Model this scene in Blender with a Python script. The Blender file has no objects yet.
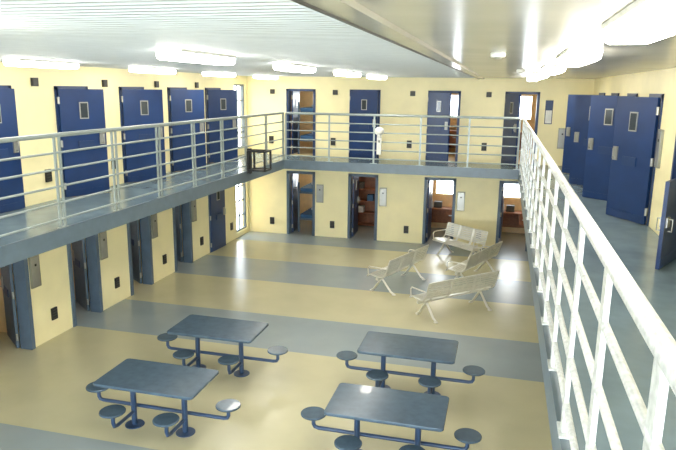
import bpy, math
from mathutils import Vector, Matrix
C=bpy.context
# ------------------------------------------------------------------ materials
def lin(c): return tuple((x/255/12.92) if x/255<=.04045 else ((x/255+.055)/1.055)**2.4 for x in c)
def mat(name,rgb,rough=.5,metal=0,noise=.06,nscale=6,bump=0,spec=.5,emit=0,coat=0):
    m=bpy.data.materials.new(name); m.use_nodes=True
    nt=m.node_tree; b=nt.nodes['Principled BSDF']
    c=lin(rgb)
    b.inputs['Roughness'].default_value=rough; b.inputs['Metallic'].default_value=metal
    b.inputs['Specular IOR Level'].default_value=spec
    b.inputs['Coat Weight'].default_value=coat
    b.inputs['Base Color'].default_value=(*c,1)
    if emit:
        b.inputs['Emission Color'].default_value=(*c,1); b.inputs['Emission Strength'].default_value=emit
    if noise:
        g=nt.nodes.new('ShaderNodeNewGeometry')
        n=nt.nodes.new('ShaderNodeTexNoise'); n.inputs['Scale'].default_value=nscale; n.inputs['Detail'].default_value=5
        nt.links.new(g.outputs['Position'],n.inputs['Vector'])
        r=nt.nodes.new('ShaderNodeValToRGB')
        r.color_ramp.elements[0].position=.3; r.color_ramp.elements[1].position=.7
        r.color_ramp.elements[0].color=(*[x*(1-noise*2) for x in c],1)
        r.color_ramp.elements[1].color=(*[min(1,x*(1+noise)) for x in c],1)
        nt.links.new(n.outputs['Fac'],r.inputs['Fac']); nt.links.new(r.outputs['Color'],b.inputs['Base Color'])
    return m
WALL=mat('cream_paint',(246,234,184),.45,noise=.03,nscale=2)
FRAMEB=mat('blue_frame',(30,56,98),.4)
FRAMEG=mat('grey_frame',(84,102,120),.4)
DOOR=mat('blue_door_paint',(17,50,98),.35,noise=.08,nscale=3)
GLASS=mat('dark_glass',(60,66,70),.1,noise=0)
STEEL=mat('steel_fitting',(170,170,165),.35,.8,noise=.05)
WHITE=mat('white_paint',(230,230,225),.5)
BLACK=mat('black_paint',(30,30,32),.5)
GREY=mat('grey_plate',(150,150,135),.4,.2)
DECK=mat('deck_paint',(112,130,138),.22,noise=.08,nscale=3)
FASC=mat('deck_fascia_paint',(98,114,126),.35)
RAILG=mat('rail_grey_paint',(158,168,166),.35,.2)
RAILW=mat('galvanised_rail',(226,230,230),.4,.2,noise=.12,nscale=30)
TABLE=mat('table_steel_blue',(74,94,112),.25,.1,noise=.1,nscale=8,coat=.2)
LEG=mat('table_leg_paint',(46,70,104),.35)
BENCH=mat('bench_stainless',(222,220,210),.3,.6,noise=.04)
CEILR=mat('ceiling_smooth',(194,190,176),.22,.15,noise=.04,nscale=1.5)
CORR=mat('ceiling_corrugated',(198,204,208),.4,.1,noise=.03)
DIFF=mat('light_diffuser',(255,250,238),.4,noise=0,emit=25)
CELL=mat('cell_paint',(232,204,156),.6)
CFILL=mat('cell_fill_glow',(255,225,180),.5,noise=0,emit=12)  # glow of the fill domes added to brighten the back cells
WOOD=mat('brown_laminate',(138,84,50),.5,noise=.15,nscale=12)
MATT=mat('blue_mattress',(60,100,140),.8)
SHEET=mat('bed_sheet',(200,205,208),.9)
SKIRT=mat('dark_strip',(60,60,55),.5)
# floor with painted bands
FLOOR=bpy.data.materials.new('banded_vinyl_floor'); FLOOR.use_nodes=True
nt=FLOOR.node_tree; b=nt.nodes['Principled BSDF']; b.inputs['Roughness'].default_value=.25
b.inputs['Specular IOR Level'].default_value=.5
g=nt.nodes.new('ShaderNodeNewGeometry'); sx=nt.nodes.new('ShaderNodeSeparateXYZ'); nt.links.new(g.outputs['Position'],sx.inputs[0])
mr=nt.nodes.new('ShaderNodeMapRange'); mr.inputs['From Min'].default_value=0; mr.inputs['From Max'].default_value=20
nt.links.new(sx.outputs['Y'],mr.inputs['Value'])
cr=nt.nodes.new('ShaderNodeValToRGB'); cr.color_ramp.interpolation='CONSTANT'
TAN=(*lin((198,191,158)),1); BLU=(*lin((152,162,165)),1)
els=cr.color_ramp.elements; els[0].position=0; els[0].color=TAN
els[1].position=4.4/20; els[1].color=BLU
for y,c in ((6.35,TAN),(9.7,BLU),(11.4,TAN),(13.45,BLU),(15.3,TAN),(17.2,BLU)):
    e=els.new(y/20); e.color=c
nt.links.new(mr.outputs[0],cr.inputs['Fac'])
n=nt.nodes.new('ShaderNodeTexNoise'); n.inputs['Scale'].default_value=1.5; n.inputs['Detail'].default_value=6
nt.links.new(g.outputs['Position'],n.inputs['Vector'])
r2=nt.nodes.new('ShaderNodeMapRange'); r2.inputs['To Min'].default_value=.88; r2.inputs['To Max'].default_value=1.1
nt.links.new(n.outputs['Fac'],r2.inputs['Value'])
mx=nt.nodes.new('ShaderNodeVectorMath'); mx.operation='SCALE'
nt.links.new(cr.outputs['Color'],mx.inputs[0]); nt.links.new(r2.outputs[0],mx.inputs['Scale']); nt.links.new(mx.outputs[0],b.inputs['Base Color'])

# ------------------------------------------------------------------ mesh builder
class B:
    def __init__(s): s.v=[];s.f=[];s.m=[];s.mats=[];s.sm=[]
    def mi(s,m):
        if m not in s.mats: s.mats.append(m)
        return s.mats.index(m)
    def add(s,vs,fs,m,smooth=False,M=None):
        o=len(s.v); s.v+=[tuple((M@Vector(v)) if M else v) for v in vs]
        for f in fs: s.f.append([i+o for i in f]); s.m.append(s.mi(m)); s.sm.append(smooth)
    def box(s,x0,x1,y0,y1,z0,z1,m,M=None):
        vs=[(x0,y0,z0),(x1,y0,z0),(x1,y1,z0),(x0,y1,z0),(x0,y0,z1),(x1,y0,z1),(x1,y1,z1),(x0,y1,z1)]
        s.add(vs,[(0,3,2,1),(4,5,6,7),(0,1,5,4),(1,2,6,5),(2,3,7,6),(3,0,4,7)],m,M=M)
    def tube(s,pts,r,m,n=10,cap=True):
        pts=[Vector(p) for p in pts]; rings=[]; prev=None
        for i,p in enumerate(pts):
            if i==0: d=pts[1]-p
            elif i==len(pts)-1: d=p-pts[i-1]
            else: d=(p-pts[i-1]).normalized()+(pts[i+1]-p).normalized()
            d.normalize()
            if prev is None:
                a=Vector((0,0,1)) if abs(d.z)<.9 else Vector((1,0,0)); u=d.cross(a).normalized()
            else: u=(prev-d*prev.dot(d)).normalized()
            prev=u; w=d.cross(u)
            rings.append([p+(u*math.cos(2*math.pi*j/n)+w*math.sin(2*math.pi*j/n))*r for j in range(n)])
        vs=[v for ring in rings for v in ring]; fs=[]
        for i in range(len(rings)-1):
            for j in range(n): fs.append((i*n+j,i*n+(j+1)%n,(i+1)*n+(j+1)%n,(i+1)*n+j))
        s.add(vs,fs,m,True)
        if cap:
            s.add(rings[0],[tuple(range(n))[::-1]],m); s.add(rings[-1],[tuple(range(n))],m)
    def prism(s,poly,z0,z1,m,bev=0):
        n=len(poly); cx=sum(p[0] for p in poly)/n; cy=sum(p[1] for p in poly)/n
        def ins(k): return [(p[0]+(cx-p[0])*k/max(.001,math.hypot(cx-p[0],cy-p[1])),p[1]+(cy-p[1])*k/max(.001,math.hypot(cx-p[0],cy-p[1]))) for p in poly]
        layers=[(ins(bev),z0),(poly,z0+bev),(poly,z1-bev),(ins(bev),z1)] if bev else [(poly,z0),(poly,z1)]
        vs=[(p[0],p[1],z) for L,z in layers for p in L]; fs=[]
        for i in range(len(layers)-1):
            for j in range(n): fs.append((i*n+j,i*n+(j+1)%n,(i+1)*n+(j+1)%n,(i+1)*n+j))
        fs.append(tuple(range(n))[::-1]); fs.append(tuple(range((len(layers)-1)*n,len(layers)*n)))
        s.add(vs,fs,m)
    def disc(s,x,y,z0,z1,r,m,n=28,bev=.006):
        s.prism([(x+r*math.cos(2*math.pi*j/n),y+r*math.sin(2*math.pi*j/n)) for j in range(n)],z0,z1,m,bev)
    def sphere(s,c,r,m,n=14,k=8,sq=1):
        vs=[];fs=[]
        for i in range(k+1):
            t=math.pi*i/k
            for j in range(n): vs.append((c[0]+r*math.sin(t)*math.cos(2*math.pi*j/n),c[1]+r*math.sin(t)*math.sin(2*math.pi*j/n),c[2]+r*sq*math.cos(t)))
        for i in range(k):
            for j in range(n): fs.append((i*n+j,(i+1)*n+j,(i+1)*n+(j+1)%n,i*n+(j+1)%n))
        s.add(vs,fs,m,True)
    def mesh(s,name):
        me=bpy.data.meshes.new(name); me.from_pydata(s.v,[],s.f)
        for m in s.mats: me.materials.append(m)
        for p,mi,sm in zip(me.polygons,s.m,s.sm): p.material_index=mi; p.use_smooth=sm
        me.update(); return me
    def obj(s,name,loc=(0,0,0),rz=0): return place(s.mesh(name),name,loc,rz)
def place(me,name,loc=(0,0,0),rz=0):
    o=bpy.data.objects.new(name,me); C.collection.objects.link(o); o.location=loc; o.rotation_euler=(0,0,rz); return o
def rrect(w,d,r,n=5):
    P=[]
    for cx,cy,a in ((w/2-r,d/2-r,0),(-w/2+r,d/2-r,90),(-w/2+r,-d/2+r,180),(w/2-r,-d/2+r,270)):
        for i in range(n+1):
            t=math.radians(a+90*i/n); P.append((cx+r*math.cos(t),cy+r*math.sin(t)))
    return P

# ------------------------------------------------------------------ dimensions
XL,XR,YB,YF=-7.7,2.25,18.4,-1.6
DL,DR,DBK,DF=-5.98,.48,16.8,.72      # inner edges of decks
ZD,ZC=2.5,4.85; T=.2; CD=2.2          # deck level, ceiling, wall thickness, cell depth
LY=[(y,y+.9) for y in [ -0.05,1.9,3.85,5.8,7.75,9.7,11.65,13.6,15.55]]
BX=[(-6.42,-5.52),(-4.45,-3.55),(-2.15,-1.25),(-.02,.88)]
RY=[(y,y+.9) for y in [.65,2.6,4.55,6.5,8.45,10.4,12.35,14.3,16.25]]
YE=17.05                              # end of the left-hand cells, daylight windows beyond

def wall(name,axis,a0,a1,f0,f1,z0,z1,holes,m):
    s=B()
    zs=sorted({z0,z1,*[h[2] for h in holes],*[h[3] for h in holes]})
    for i in range(len(zs)-1):
        za,zb=zs[i],zs[i+1]
        hs=sorted([(h[0],h[1]) for h in holes if h[2]<=za+1e-6 and h[3]>=zb-1e-6])
        cur=a0; segs=[]
        for h in hs:
            if h[0]>cur: segs.append((cur,h[0]))
            cur=h[1]
        if cur<a1: segs.append((cur,a1))
        for p,q in segs:
            if axis=='x': s.box(p,q,f0,f1,za,zb,m)
            else: s.box(f0,f1,p,q,za,zb,m)
    return s.obj(name)
def dh(lst): return [(a,b_,0,2.0) for a,b_ in lst]+[(a,b_,ZD,ZD+1.98) for a,b_ in lst]
WIN=[(17.4,18.25,.15,2.0),(17.4,18.25,ZD+.2,ZD+2.1)]
wall('wall_left','y',YF,YB+T,XL-T,XL,0,ZC,dh(LY)+WIN,WALL)
wall('wall_back','x',XL,XR,YB,YB+T,0,ZC,dh(BX),WALL)
wall('wall_right','y',YF,YB+T,XR,XR+T,0,ZC,dh(RY),WALL)
wall('wall_front','x',XL-T,XR+T,YF-T,YF,0,ZC,[(-7.4,-4.4,2.9,4.75),(-4.2,-1.2,2.9,4.75),(-1,2.0,2.9,4.75),(-7.4,-4.4,.3,2.2),(-4.2,-1.2,.3,2.2),(-1,2.0,.3,2.2)],WALL)
def mids(l): return [(a+b_)/2 for a,b_ in l]
def wh(l): return [(c-.35,c+.35,1.15,1.85) for c in mids(l)]+[(c-.35,c+.35,ZD+1.15,ZD+1.85) for c in mids(l)]
wall('wall_outer_left','y',YF,YE,XL-T-CD-T,XL-T-CD,0,ZC,wh(LY),CELL)
wall('wall_outer_back','x',XL-T,XR+T,YB+T+CD,YB+T+CD+T,0,ZC,wh(BX),CELL)
wall('wall_outer_right','y',YF,YB+T,XR+T+CD,XR+T+CD+T,0,ZC,wh(RY),CELL)
s=B()
for i in range(len(LY)-1):
    y=(LY[i][1]+LY[i+1][0])/2; s.box(XL-T-CD,XL-T,y-.06,y+.06,0,2.3,CELL); s.box(XL-T-CD,XL-T,y-.06,y+.06,ZD,ZC,CELL)
s.box(XL-T-CD,XL-T,YF,YE-.1,2.3,ZD,CELL); s.box(XL-T-CD,XL-T,YE-.1,YE,0,ZC,CELL); s.box(XL-T-CD,XL-T,YF-.1,YF,0,ZC,CELL)
s.obj('wall_cells_left')
s=B()
for x in [XL-T+.05]+[(BX[i][1]+BX[i+1][0])/2 for i in range(3)]+[1.9]:
    s.box(x-.06,x+.06,YB+T,YB+T+CD,0,2.3,CELL); s.box(x-.06,x+.06,YB+T,YB+T+CD,ZD,ZC,CELL)
s.box(XL-T,XR+T,YB+T,YB+T+CD,2.3,ZD,CELL); s.obj('wall_cells_back')
s=B()
for i in range(len(RY)-1):
    y=(RY[i][1]+RY[i+1][0])/2; s.box(XR+T,XR+T+CD,y-.06,y+.06,0,2.3,CELL); s.box(XR+T,XR+T+CD,y-.06,y+.06,ZD,ZC,CELL)
s.box(XR+T,XR+T+CD,YF,YB+T,2.3,ZD,CELL)
s.box(XR+T,XR+T+CD,YB+T,YB+T+.1,0,ZC,CELL); s.box(XR+T,XR+T+CD,YF-.1,YF,0,ZC,CELL)
s.obj('wall_cells_right')
s=B(); s.box(-10.4,5,-2,21.2,-.2,0,FLOOR); s.obj('floor')
s=B(); s.box(-.62,XR,YF,YB,ZC,ZC+.2,CEILR)
s.box(XR,5,-2,21.2,ZC,ZC+.2,CEILR); s.box(-10.4,XL,-2,17.2,ZC,ZC+.2,CEILR); s.box(-7.9,XL,17.2,21.2,ZC,ZC+.2,CEILR); s.box(XL,XR,YB,21.2,ZC,ZC+.2,CEILR); s.box(XL,XR,-2,YF,ZC,ZC+.2,CEILR)
prof=[]; y=YF; p=.11; h=.014
while y<YB-.001:
    prof+=[(y,ZC),(y+p*.35,ZC),(y+p*.5,ZC+h),(y+p*.85,ZC+h)]; y+=p
prof=[q for q in prof if q[0]<YB]+[(YB,ZC)]
vs=[(XL,a,b_) for a,b_ in prof]+[(-.72,a,b_) for a,b_ in prof]; n=len(prof)
s.add(vs,[(i,i+n,i+1+n,i+1) for i in range(n-1)],CORR)
s.box(XL,-.62,YF,YB,ZC+.03,ZC+.2,CORR)
s.obj('ceiling')
s=B(); s.box(-.76,-.62,YF,YB,ZC-.03,ZC+.03,CEILR); s.box(-.775,-.76,YF,YB,ZC-.04,ZC+.03,SKIRT); s.obj('trim_1')
for k,(a,b_,z0,z1) in enumerate(WIN):
    s=B(); x0,x1=XL-.13,XL-.05
    s.box(x0,x1,a,a+.05,z0,z1,FRAMEG); s.box(x0,x1,b_-.05,b_,z0,z1,FRAMEG)
    s.box(x0,x1,a+.05,b_-.05,z0,z0+.05,FRAMEG); s.box(x0,x1,a+.05,b_-.05,z1-.05,z1,FRAMEG)
    for j in range(1,4): zz=z0+(z1-z0)*j/4; s.box(x0+.02,x1-.02,a+.05,b_-.05,zz-.018,zz+.018,FRAMEG)
    s.box(x0+.02,x1-.02,(a+b_)/2-.015,(a+b_)/2+.015,z0+.05,z1-.05,FRAMEG)
    s.obj('window_%d'%(k+1))
# decks
s=B()
e=.004
def deck(x0,x1,y0,y1): s.box(x0,x1,y0,y1,ZD-.15,ZD,DECK)
deck(XL+e,DL,YF+e,YB-e); deck(DR,XR-e,YF+e,YB-e); deck(DL,DR,DBK,YB-e); deck(DL,DR,YF+e,DF)
f=.05
s.box(DL,DL+f,DF,DBK,ZD-.22,ZD+.03,FASC); s.box(DR-f,DR,DF,DBK,ZD-.22,ZD+.03,FASC)
s.box(DL,DR,DBK-f,DBK,ZD-.22,ZD+.03,FASC); s.box(DL,DR,DF,DF+f,ZD-.22,ZD+.03,FASC)
s.obj('balcony_deck')
def railing(name,p,q,pitch,mat_,hs,r,rtop,twin=False,wp=.06):
    s=B(); p=Vector(p);q=Vector(q); L=(q-p).length; d=(q-p).normalized(); ang=math.atan2(d.y,d.x)
    z0=ZD+.03; n=max(1,round(L/pitch))
    s.tube([(p.x,p.y,ZD+1.33),(q.x,q.y,ZD+1.33)],rtop,mat_,12)
    for h in hs: s.tube([(p.x,p.y,ZD+h),(q.x,q.y,ZD+h)],r,mat_,8)
    for i in range(n+1):
        c=p+d*(L*i/n)
        offs=(-.05,.05) if twin else (0,)
        for o in offs:
            c2=c+d*o
            M=Matrix.Translation((c2.x,c2.y,0))@Matrix.Rotation(ang,4,'Z')
            s.box(-wp/2,wp/2,-.012,.012,z0,ZD+1.31,mat_,M)
        M=Matrix.Translation((c.x,c.y,0))@Matrix.Rotation(ang,4,'Z')
        s.box(-.09,.09,-.03,.03,z0,z0+.012,mat_,M)
    return s.obj(name)
H5=[.16,.39,.62,.86,1.09]
railing('guard_rail_left',(DL+.02,DF+.1,0),(DL+.02,DBK-.03,0),1.3,RAILG,H5,.016,.032,True,.035)
railing('guard_rail_back',(DL+.1,DBK-.03,0),(DR-.1,DBK-.03,0),1.3,RAILG,H5,.016,.032,False,.045)
railing('guard_rail_right',(DR-.025,DF+.1,0),(DR-.025,DBK-.03,0),.95,RAILW,[.22,.5,.78,1.06],.02,.034,False,.085)
railing('guard_rail_front',(DL+.12,DF+.02,0),(DR-.14,DF+.02,0),1.3,RAILG,H5,.014,.03,False,.04)

def frame(s,axis,face,sgn,a,b_,z0,z1,m,w=.06):
    f0,f1=sorted((face-sgn*(T+.01),face+sgn*.025))
    bx=(lambda p,q,za,zb: s.box(p,q,f0,f1,za,zb,m)) if axis=='x' else (lambda p,q,za,zb: s.box(f0,f1,p,q,za,zb,m))
    bx(a-.01,a+w,z0,z1); bx(b_-w,b_+.01,z0,z1); bx(a-.01,b_+.01,z1-w,z1+.01)
s=B()
for a,b_ in LY: frame(s,'y',XL,1,a,b_,0,2.0,FRAMEG,.08); frame(s,'y',XL,1,a,b_,ZD,ZD+1.98,FRAMEB)
s.obj('trim_2')
s=B()
for a,b_ in BX: frame(s,'x',YB,-1,a,b_,0,2.0,FRAMEG,.07); frame(s,'x',YB,-1,a,b_,ZD,ZD+1.98,FRAMEB)
s.obj('trim_3')
s=B()
for a,b_ in RY: frame(s,'y',XR,-1,a,b_,0,2.0,FRAMEG); frame(s,'y',XR,-1,a,b_,ZD,ZD+1.98,FRAMEB)
s.obj('trim_4')

def leafmesh(H=1.93,m=DOOR,W=.86,win=True):
    s=B(); t=.022
    s.box(0,W,-t,t,0,H,m)
    s.box(.02,W-.02,-t-.004,t+.004,.02,.12,m)
    if win:
        for sg in (-1,1):
            y0,y1=sorted((sg*t,sg*(t+.012))); s.box(W*.42,W*.42+.17,y0,y1,1.4,1.7,STEEL)
            y0,y1=sorted((sg*(t+.012),sg*(t+.016))); s.box(W*.42+.02,W*.42+.15,y0,y1,1.42,1.68,GLASS)
            y0,y1=sorted((sg*t,sg*(t+.015))); s.box(W*.35,W*.35+.3,y0,y1,.86,1.0,FRAMEB)
    for sg in (-1,1):
        y0,y1=sorted((sg*t,sg*(t+.02))); s.box(W-.14,W-.04,y0,y1,.92*H/1.93,1.14*H/1.93,STEEL)
        z1=1.1*H/1.93; z0=z1-.14
        s.tube([(W-.09,sg*(t+.02),z1),(W-.09,sg*(t+.06),z1),(W-.09,sg*(t+.06),z0),(W-.09,sg*(t+.02),z0)],.009,STEEL,8)
    for z in (.2,H/2,H-.2): s.tube([(0,0,z-.06),(0,0,z+.06)],.026,STEEL,8)
    return s.mesh('door_leaf')
LEAF=leafmesh(); LEAFG=leafmesh(m=FRAMEG,W=.78)
dn=[0]
def door(me,x,y,z,ang): dn[0]+=1; return place(me,'door_%d'%dn[0],(x,y,z),math.radians(ang))
for i,(a,b_) in enumerate(LY):
    op={4:2,5:25,6:37,7:37,8:37}.get(i,10)
    door(LEAF,XL+.055,a+.02,ZD+.01,90-op)
for i,(a,b_) in enumerate(LY):
    if i==8: door(LEAF,XL+.03,a+.02,.01,88)
    else: door(LEAFG,XL-.25,b_-.09,.01,143)
door(LEAF,BX[0][0]+.09,YB+.24,ZD+.01,94)
door(LEAF,BX[1][0]+.02,YB-.055,ZD+.01,-8)
door(LEAF,BX[2][0]+.02,YB-.055,ZD+.01,-40)
door(LEAF,BX[3][0]+.02,YB-.055,ZD+.01,-66)
for (a,b_),an in zip(BX,(97,93,89,87)): door(LEAF,a+.09,YB+.24,.01,an)
for i,(a,b_) in enumerate(RY):
    if i<4: door(LEAF,XR-.055,b_-.02,ZD+.01,268)
    elif i==4: place(leafmesh(H=1.02,W=.84,win=False),'half_door',(XR-.055,a+.02,ZD+.01),math.radians(243))
    else: door(LEAF,XR-.055,a+.02,ZD+.01,{5:121,6:137,7:146,8:146}[i])

vent=B(); vent.box(-.07,.07,0,.03,-.11,.11,BLACK)
for k in range(4): vent.box(-.055,.055,-.006,.0,-.09+k*.05,-.07+k*.05,SKIRT)
vent=vent.mesh('wall_vent')
plate=B(); plate.box(-.11,.11,0,.035,-.28,.28,GREY); plate.box(-.09,.09,-.006,0,-.25,.25,STEEL); plate.box(-.02,.02,-.012,-.006,.1,.14,BLACK)
plate=plate.mesh('control_panel')
spk=B(); spk.box(-.07,.07,0,.04,-.07,.07,BLACK); spk.box(-.055,.055,-.006,0,-.055,.055,SKIRT); spk=spk.mesh('wall_speaker')
for i,(a,b_) in enumerate(LY):
    place(vent,'wall_vent',(XL+.032,b_+.55,.45),math.pi/2)
    if i<8: place(plate,'control_panel',(XL+.037,b_+.16,1.35),math.pi/2)
    if i<8: place(vent,'wall_vent',(XL+.032,b_+.7,ZD+.45),math.pi/2)
    if i<8: place(spk,'wall_speaker',(XL+.042,b_+.55,ZD+2.05),math.pi/2)
for a,b_ in BX:
    place(vent,'wall_vent',(a-.5,YB-.032,.4),0)
    place(plate,'control_panel',(b_+.17,YB-.037,1.35),0)
    place(spk,'wall_speaker',(a-.45,YB-.042,ZD+1.9),0)
    place(vent,'wall_vent',(a-.5,YB-.032,ZD+.45),0)
for a,b_ in RY[4:]:
    place(plate,'control_panel',(XR-.037,a-.18,ZD+1.2),-math.pi/2)
place(plate,'control_panel',(1.55,YB-.037,ZD+.75),0)
s=B(); s.box(-.1,.1,0,.012,-.32,.32,FRAMEB); s.box(-.08,.08,-.004,0,-.3,.05,WHITE); s.obj('notice_board',(1.15,YB-.014,ZD+1.45))

# tables with fixed stools
s=B()
s.prism(rrect(1.42,.82,.05),.715,.755,TABLE,.008)
s.box(-.6,.6,-.03,.03,.675,.715,LEG)
for x in (-.38,.38):
    s.box(x-.03,x+.03,-.3,.3,.68,.716,LEG)
    s.tube([(x,0,.02),(x,0,.69)],.038,LEG,12)
    s.disc(x,0,0,.015,.13,LEG,20,.004)
    s.tube([(x,-.02,.2),(x,-.38,.2),(x,-.45,.22),(x,-.47,.28),(x,-.47,.42)],.026,LEG,10)
s.tube([(-.97,.08,.42),(-.97,.08,.3),(-.95,.08,.26),(-.9,.08,.25),(.9,.08,.25),(.95,.08,.26),(.97,.08,.3),(.97,.08,.42)],.026,LEG,10)
for x in (-.38,.38): s.tube([(x,0,.25),(x,.08,.25)],.024,LEG,10)
for x,y in ((-.97,.08),(.97,.08),(-.38,-.47),(.38,-.47)):
    s.disc(x,y,.425,.455,.165,TABLE,28,.008); s.disc(x,y,.405,.426,.07,LEG,16,.003)
tb=s.mesh('dining_table')
for x,y in ((-4.21,8.72),(-1.17,8.84),(-4.22,6.87),(-1.15,6.98)): place(tb,'dining_table',(x,y,0))

def bench(L):
    s=B()
    prof=[(-.27,.40),(-.24,.435),(-.16,.44),(-.05,.425),(.06,.415),(.15,.43),(.2,.49),(.235,.58),(.265,.68),(.295,.78),(.31,.83)]
    nseat=3; sw=L/nseat
    for k in range(nseat):
        x0=-L/2+k*sw+.02; x1=x0+sw-.04
        for x in (x0,x1): s.tube([(x,a,b_) for a,b_ in prof],.015,BENCH,8)
        s.tube([(x0,*prof[0]),(x1,*prof[0])],.016,BENCH,8); s.tube([(x0,*prof[-1]),(x1,*prof[-1])],.016,BENCH,8)
        for i in range(len(prof)-1):
            if i==5: continue      # open gap between seat and back
            (ya,za),(yb,zb)=prof[i],prof[i+1]
            m=2
            for j in range(m):
                t0=j/m+.07; t1=(j+1)/m-.07
                p=(ya+(yb-ya)*t0,za+(zb-za)*t0); q=(ya+(yb-ya)*t1,za+(zb-za)*t1)
                s.add([(x0,*p),(x1,*p),(x1,*q),(x0,*q),(x0,p[0],p[1]-.006),(x1,p[0],p[1]-.006),(x1,q[0],q[1]-.006),(x0,q[0],q[1]-.006)],
                      [(0,1,2,3),(7,6,5,4),(0,4,5,1),(2,6,7,3),(0,3,7,4),(1,5,6,2)],BENCH)
    s.box(-L/2,L/2,-.03,.03,.34,.4,BENCH)
    for x in (-L/2+.22,L/2-.22):
        s.tube([(x,-.26,.02),(x,-.2,.06),(x,0,.34)],.024,BENCH,10)
        s.tube([(x,.32,.02),(x,.24,.06),(x,0,.34)],.024,BENCH,10)
        s.tube([(x,.02,.38),(x,.17,.46)],.018,BENCH,8)
        for y in (-.26,.32): s.disc(x,y,0,.02,.045,BENCH,14,.003)
    for x in (-L/2,L/2):
        s.tube([(x,-.22,.43),(x,-.24,.58),(x,-.2,.63),(x,.2,.64),(x,.255,.63)],.014,BENCH,8)
    return s.mesh('steel_bench')
b18=bench(1.9)
place(b18,'steel_bench',(-2.2,14.15,0),math.radians(250))
place(b18,'steel_bench',(-.78,12.65,0),math.radians(226))
place(b18,'steel_bench',(-.5,15.1,0),math.radians(248))
place(bench(1.5),'steel_bench',(-1.0,17.05,0),math.radians(-40))

# fluorescent lights
s=B(); L=1.25
s.box(-.14,.14,-L/2,L/2,-.03,0,WHITE)
prof=[(-.13,-.03),(-.125,-.08),(-.09,-.1),(.09,-.1),(.125,-.08),(.13,-.03)]
n=len(prof); vs=[(a,-L/2,b_) for a,b_ in prof]+[(a,L/2,b_) for a,b_ in prof]
s.add(vs,[(i,i+1,i+1+n,i+n) for i in range(n-1)]+[tuple(range(n))[::-1],tuple(range(n,2*n))],DIFF)
fl=s.mesh('fluorescent_light')
for y in (2.6,6.15,9.3,12.6,15.6): place(fl,'fluorescent_light',(-3.1,y,ZC-.001))
for y in (1.9,5,8.0,11,13.9,16.9): place(fl,'fluorescent_light',(-6.5,y,ZC-.001))
for y in (-.2,3.1,6.3,9.6,12.9,16.2): place(fl,'fluorescent_light',(.6,y,ZC-.001))
s=B(); s.disc(0,0,-.02,0,.16,WHITE,24,.004); s.sphere((0,0,-.07),.14,CFILL,20,10,.35); cl=s.mesh('added_cell_fill')  # invented glowing dome, put in to light the cell interiors
for x in mids(BX):
    for z in (2.3,ZC): place(cl,'added_cell_fill',(x,YB+T+.9,z-.001))

s=B(); s.disc(0,0,-.045,0,.07,WHITE,20,.01); s.disc(0,0,-.06,-.045,.035,GREY,16,.004); sd=s.mesh('smoke_detector')
for p in ((-3.9,4.1),(-.1,6.2),(.2,11)): place(sd,'smoke_detector',(p[0],p[1],ZC))

s=B()
for x in (0,.42):
    for z in (0,.45):
        s.box(x-.02,x+.02,0,.4,z-.02,z+.02,BLACK)
    for y in (0,.4): s.box(x-.02,x+.02,y-.02,y+.02,0,.45,BLACK)
for y in (0,.4):
    for z in (0,.45): s.box(0,.42,y-.02,y+.02,z-.02,z+.02,BLACK)
s.box(0,.42,0,.4,-.012,.0,BLACK); s.box(-.08,0,.15,.25,-.1,.5,BLACK)
s.obj('television_bracket',(DL+.15,13.9,ZD+.08))
s=B(); s.sphere((0,0,.0),.13,WHITE,16,10,.9); s.disc(0,0,-.16,-.1,.06,WHITE,16,.004); s.box(-.06,.06,-.02,.02,-.62,-.15,WHITE); s.box(-.03,.03,-.02,.09,-.3,-.24,STEEL)
s.obj('warning_beacon',(-3.2,DBK-.2,ZD+.92))

def bunkmesh(fm,n):
    s=B()
    for x in (-.4,.4):
        for y in (-.95,.95): s.box(x-.025,x+.025,y-.025,y+.025,0,1.6,fm)
    for z in (.4,1.25):
        s.box(-.4,.4,-.95,.95,z,z+.05,fm); s.prism(rrect(.76,1.84,.06),z+.05,z+.17,MATT,.02)
        s.prism(rrect(.5,.32,.08),z+.17,z+.25,SHEET,.02)
    return s.mesh(n)
bunk=bunkmesh(FRAMEG,'bunk_bed'); bunkw=bunkmesh(WOOD,'bunk_bed_wood')
s=B()
s.box(-.4,-.37,-.2,.2,0,1.7,WOOD); s.box(.37,.4,-.2,.2,0,1.7,WOOD); s.box(-.37,.37,.18,.2,0,1.7,WOOD)
for z in (.05,.45,.85,1.25,1.67): s.box(-.37,.37,-.2,.18,z,z+.03,WOOD)
for k,(x,z) in enumerate(((-.2,.48),(.12,.88),(-.22,1.28))): s.box(x-.1,x+.1,-.15,.1,z,z+.2,(SHEET,MATT,SKIRT)[k%3])
shelf=s.mesh('storage_shelf')
s=B()
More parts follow.
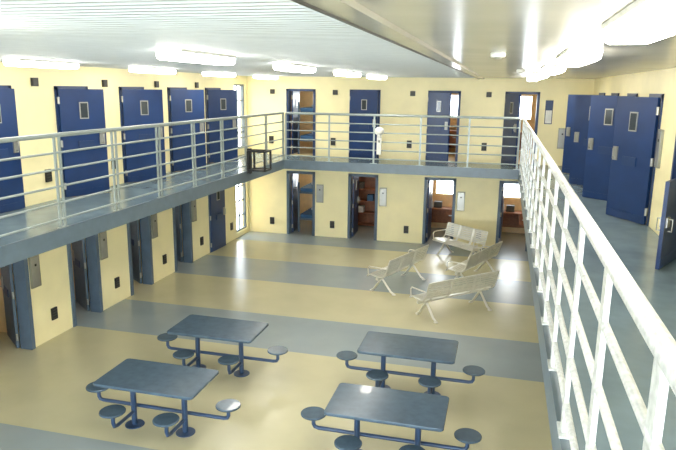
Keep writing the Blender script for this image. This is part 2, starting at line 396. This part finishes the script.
s.box(-.45,.45,-.25,.25,.72,.76,WOOD); s.box(-.45,-.41,-.25,.25,0,.72,WOOD); s.box(.41,.45,-.25,.25,0,.72,WOOD); s.box(-.41,.41,.22,.25,.2,.72,WOOD)
s.box(.1,.41,-.25,.2,.4,.72,WOOD); s.box(.2,.3,-.27,-.25,.54,.57,STEEL); s.box(-.3,-.05,-.1,.1,.76,.96,SKIRT)
desk=s.mesh('desk')
for z in (0,ZD):
    for i,(a,b_) in enumerate(BX):
        c=(a+b_)/2
        if i==0: place(bunk,'bunk_bed',(c+.2,YB+T+1.15,z))
        elif i==1: place(shelf,'storage_shelf',(c-.27,YB+T+1.75,z)); place(shelf,'storage_shelf',(c+.66,YB+T+1.2,z),-math.pi/2)
        elif i==2: place(desk,'desk',(c-.05,YB+T+1.85,z)); place(shelf,'storage_shelf',(c+.72,YB+T+1.2,z),-math.pi/2)
        else: place(desk,'desk',(c+.1,YB+T+1.85,z))
for i,(a,b_) in enumerate(LY):
    if 2<i<8: place(bunkw,'bunk_bed',(XL-T-1.7,(a+b_)/2-.04,0),math.pi)

# ------------------------------------------------------------------ world & camera
w=bpy.data.worlds.new('sky'); C.scene.world=w; w.use_nodes=True
bg=w.node_tree.nodes['Background']; bg.inputs[0].default_value=(.86,.94,1,1); bg.inputs[1].default_value=10
C.scene.view_settings.view_transform='Standard'; C.scene.view_settings.look='None'; C.scene.view_settings.exposure=.45

f=630; rho=.013
phi=math.atan((225-89)/f); th=math.atan(167*math.cos(phi)/f)
F=Vector((-math.sin(th)*math.cos(phi),math.cos(th)*math.cos(phi),-math.sin(phi)))
R=Vector((math.cos(th),math.sin(th),0)); U=Vector((-math.sin(th)*math.sin(phi),math.cos(th)*math.sin(phi),math.cos(phi)))
R2=(R+rho*U).normalized(); U2=(U-rho*R).normalized()
M=Matrix((( R2.x,U2.x,-F.x,0),(R2.y,U2.y,-F.y,0),(R2.z,U2.z,-F.z,4.5),(0,0,0,1)))
cd=bpy.data.cameras.new('camera'); cd.lens=f/676*36; cd.sensor_width=36; cd.clip_start=.05
co=bpy.data.objects.new('camera',cd); C.collection.objects.link(co); co.matrix_world=M; C.scene.camera=co
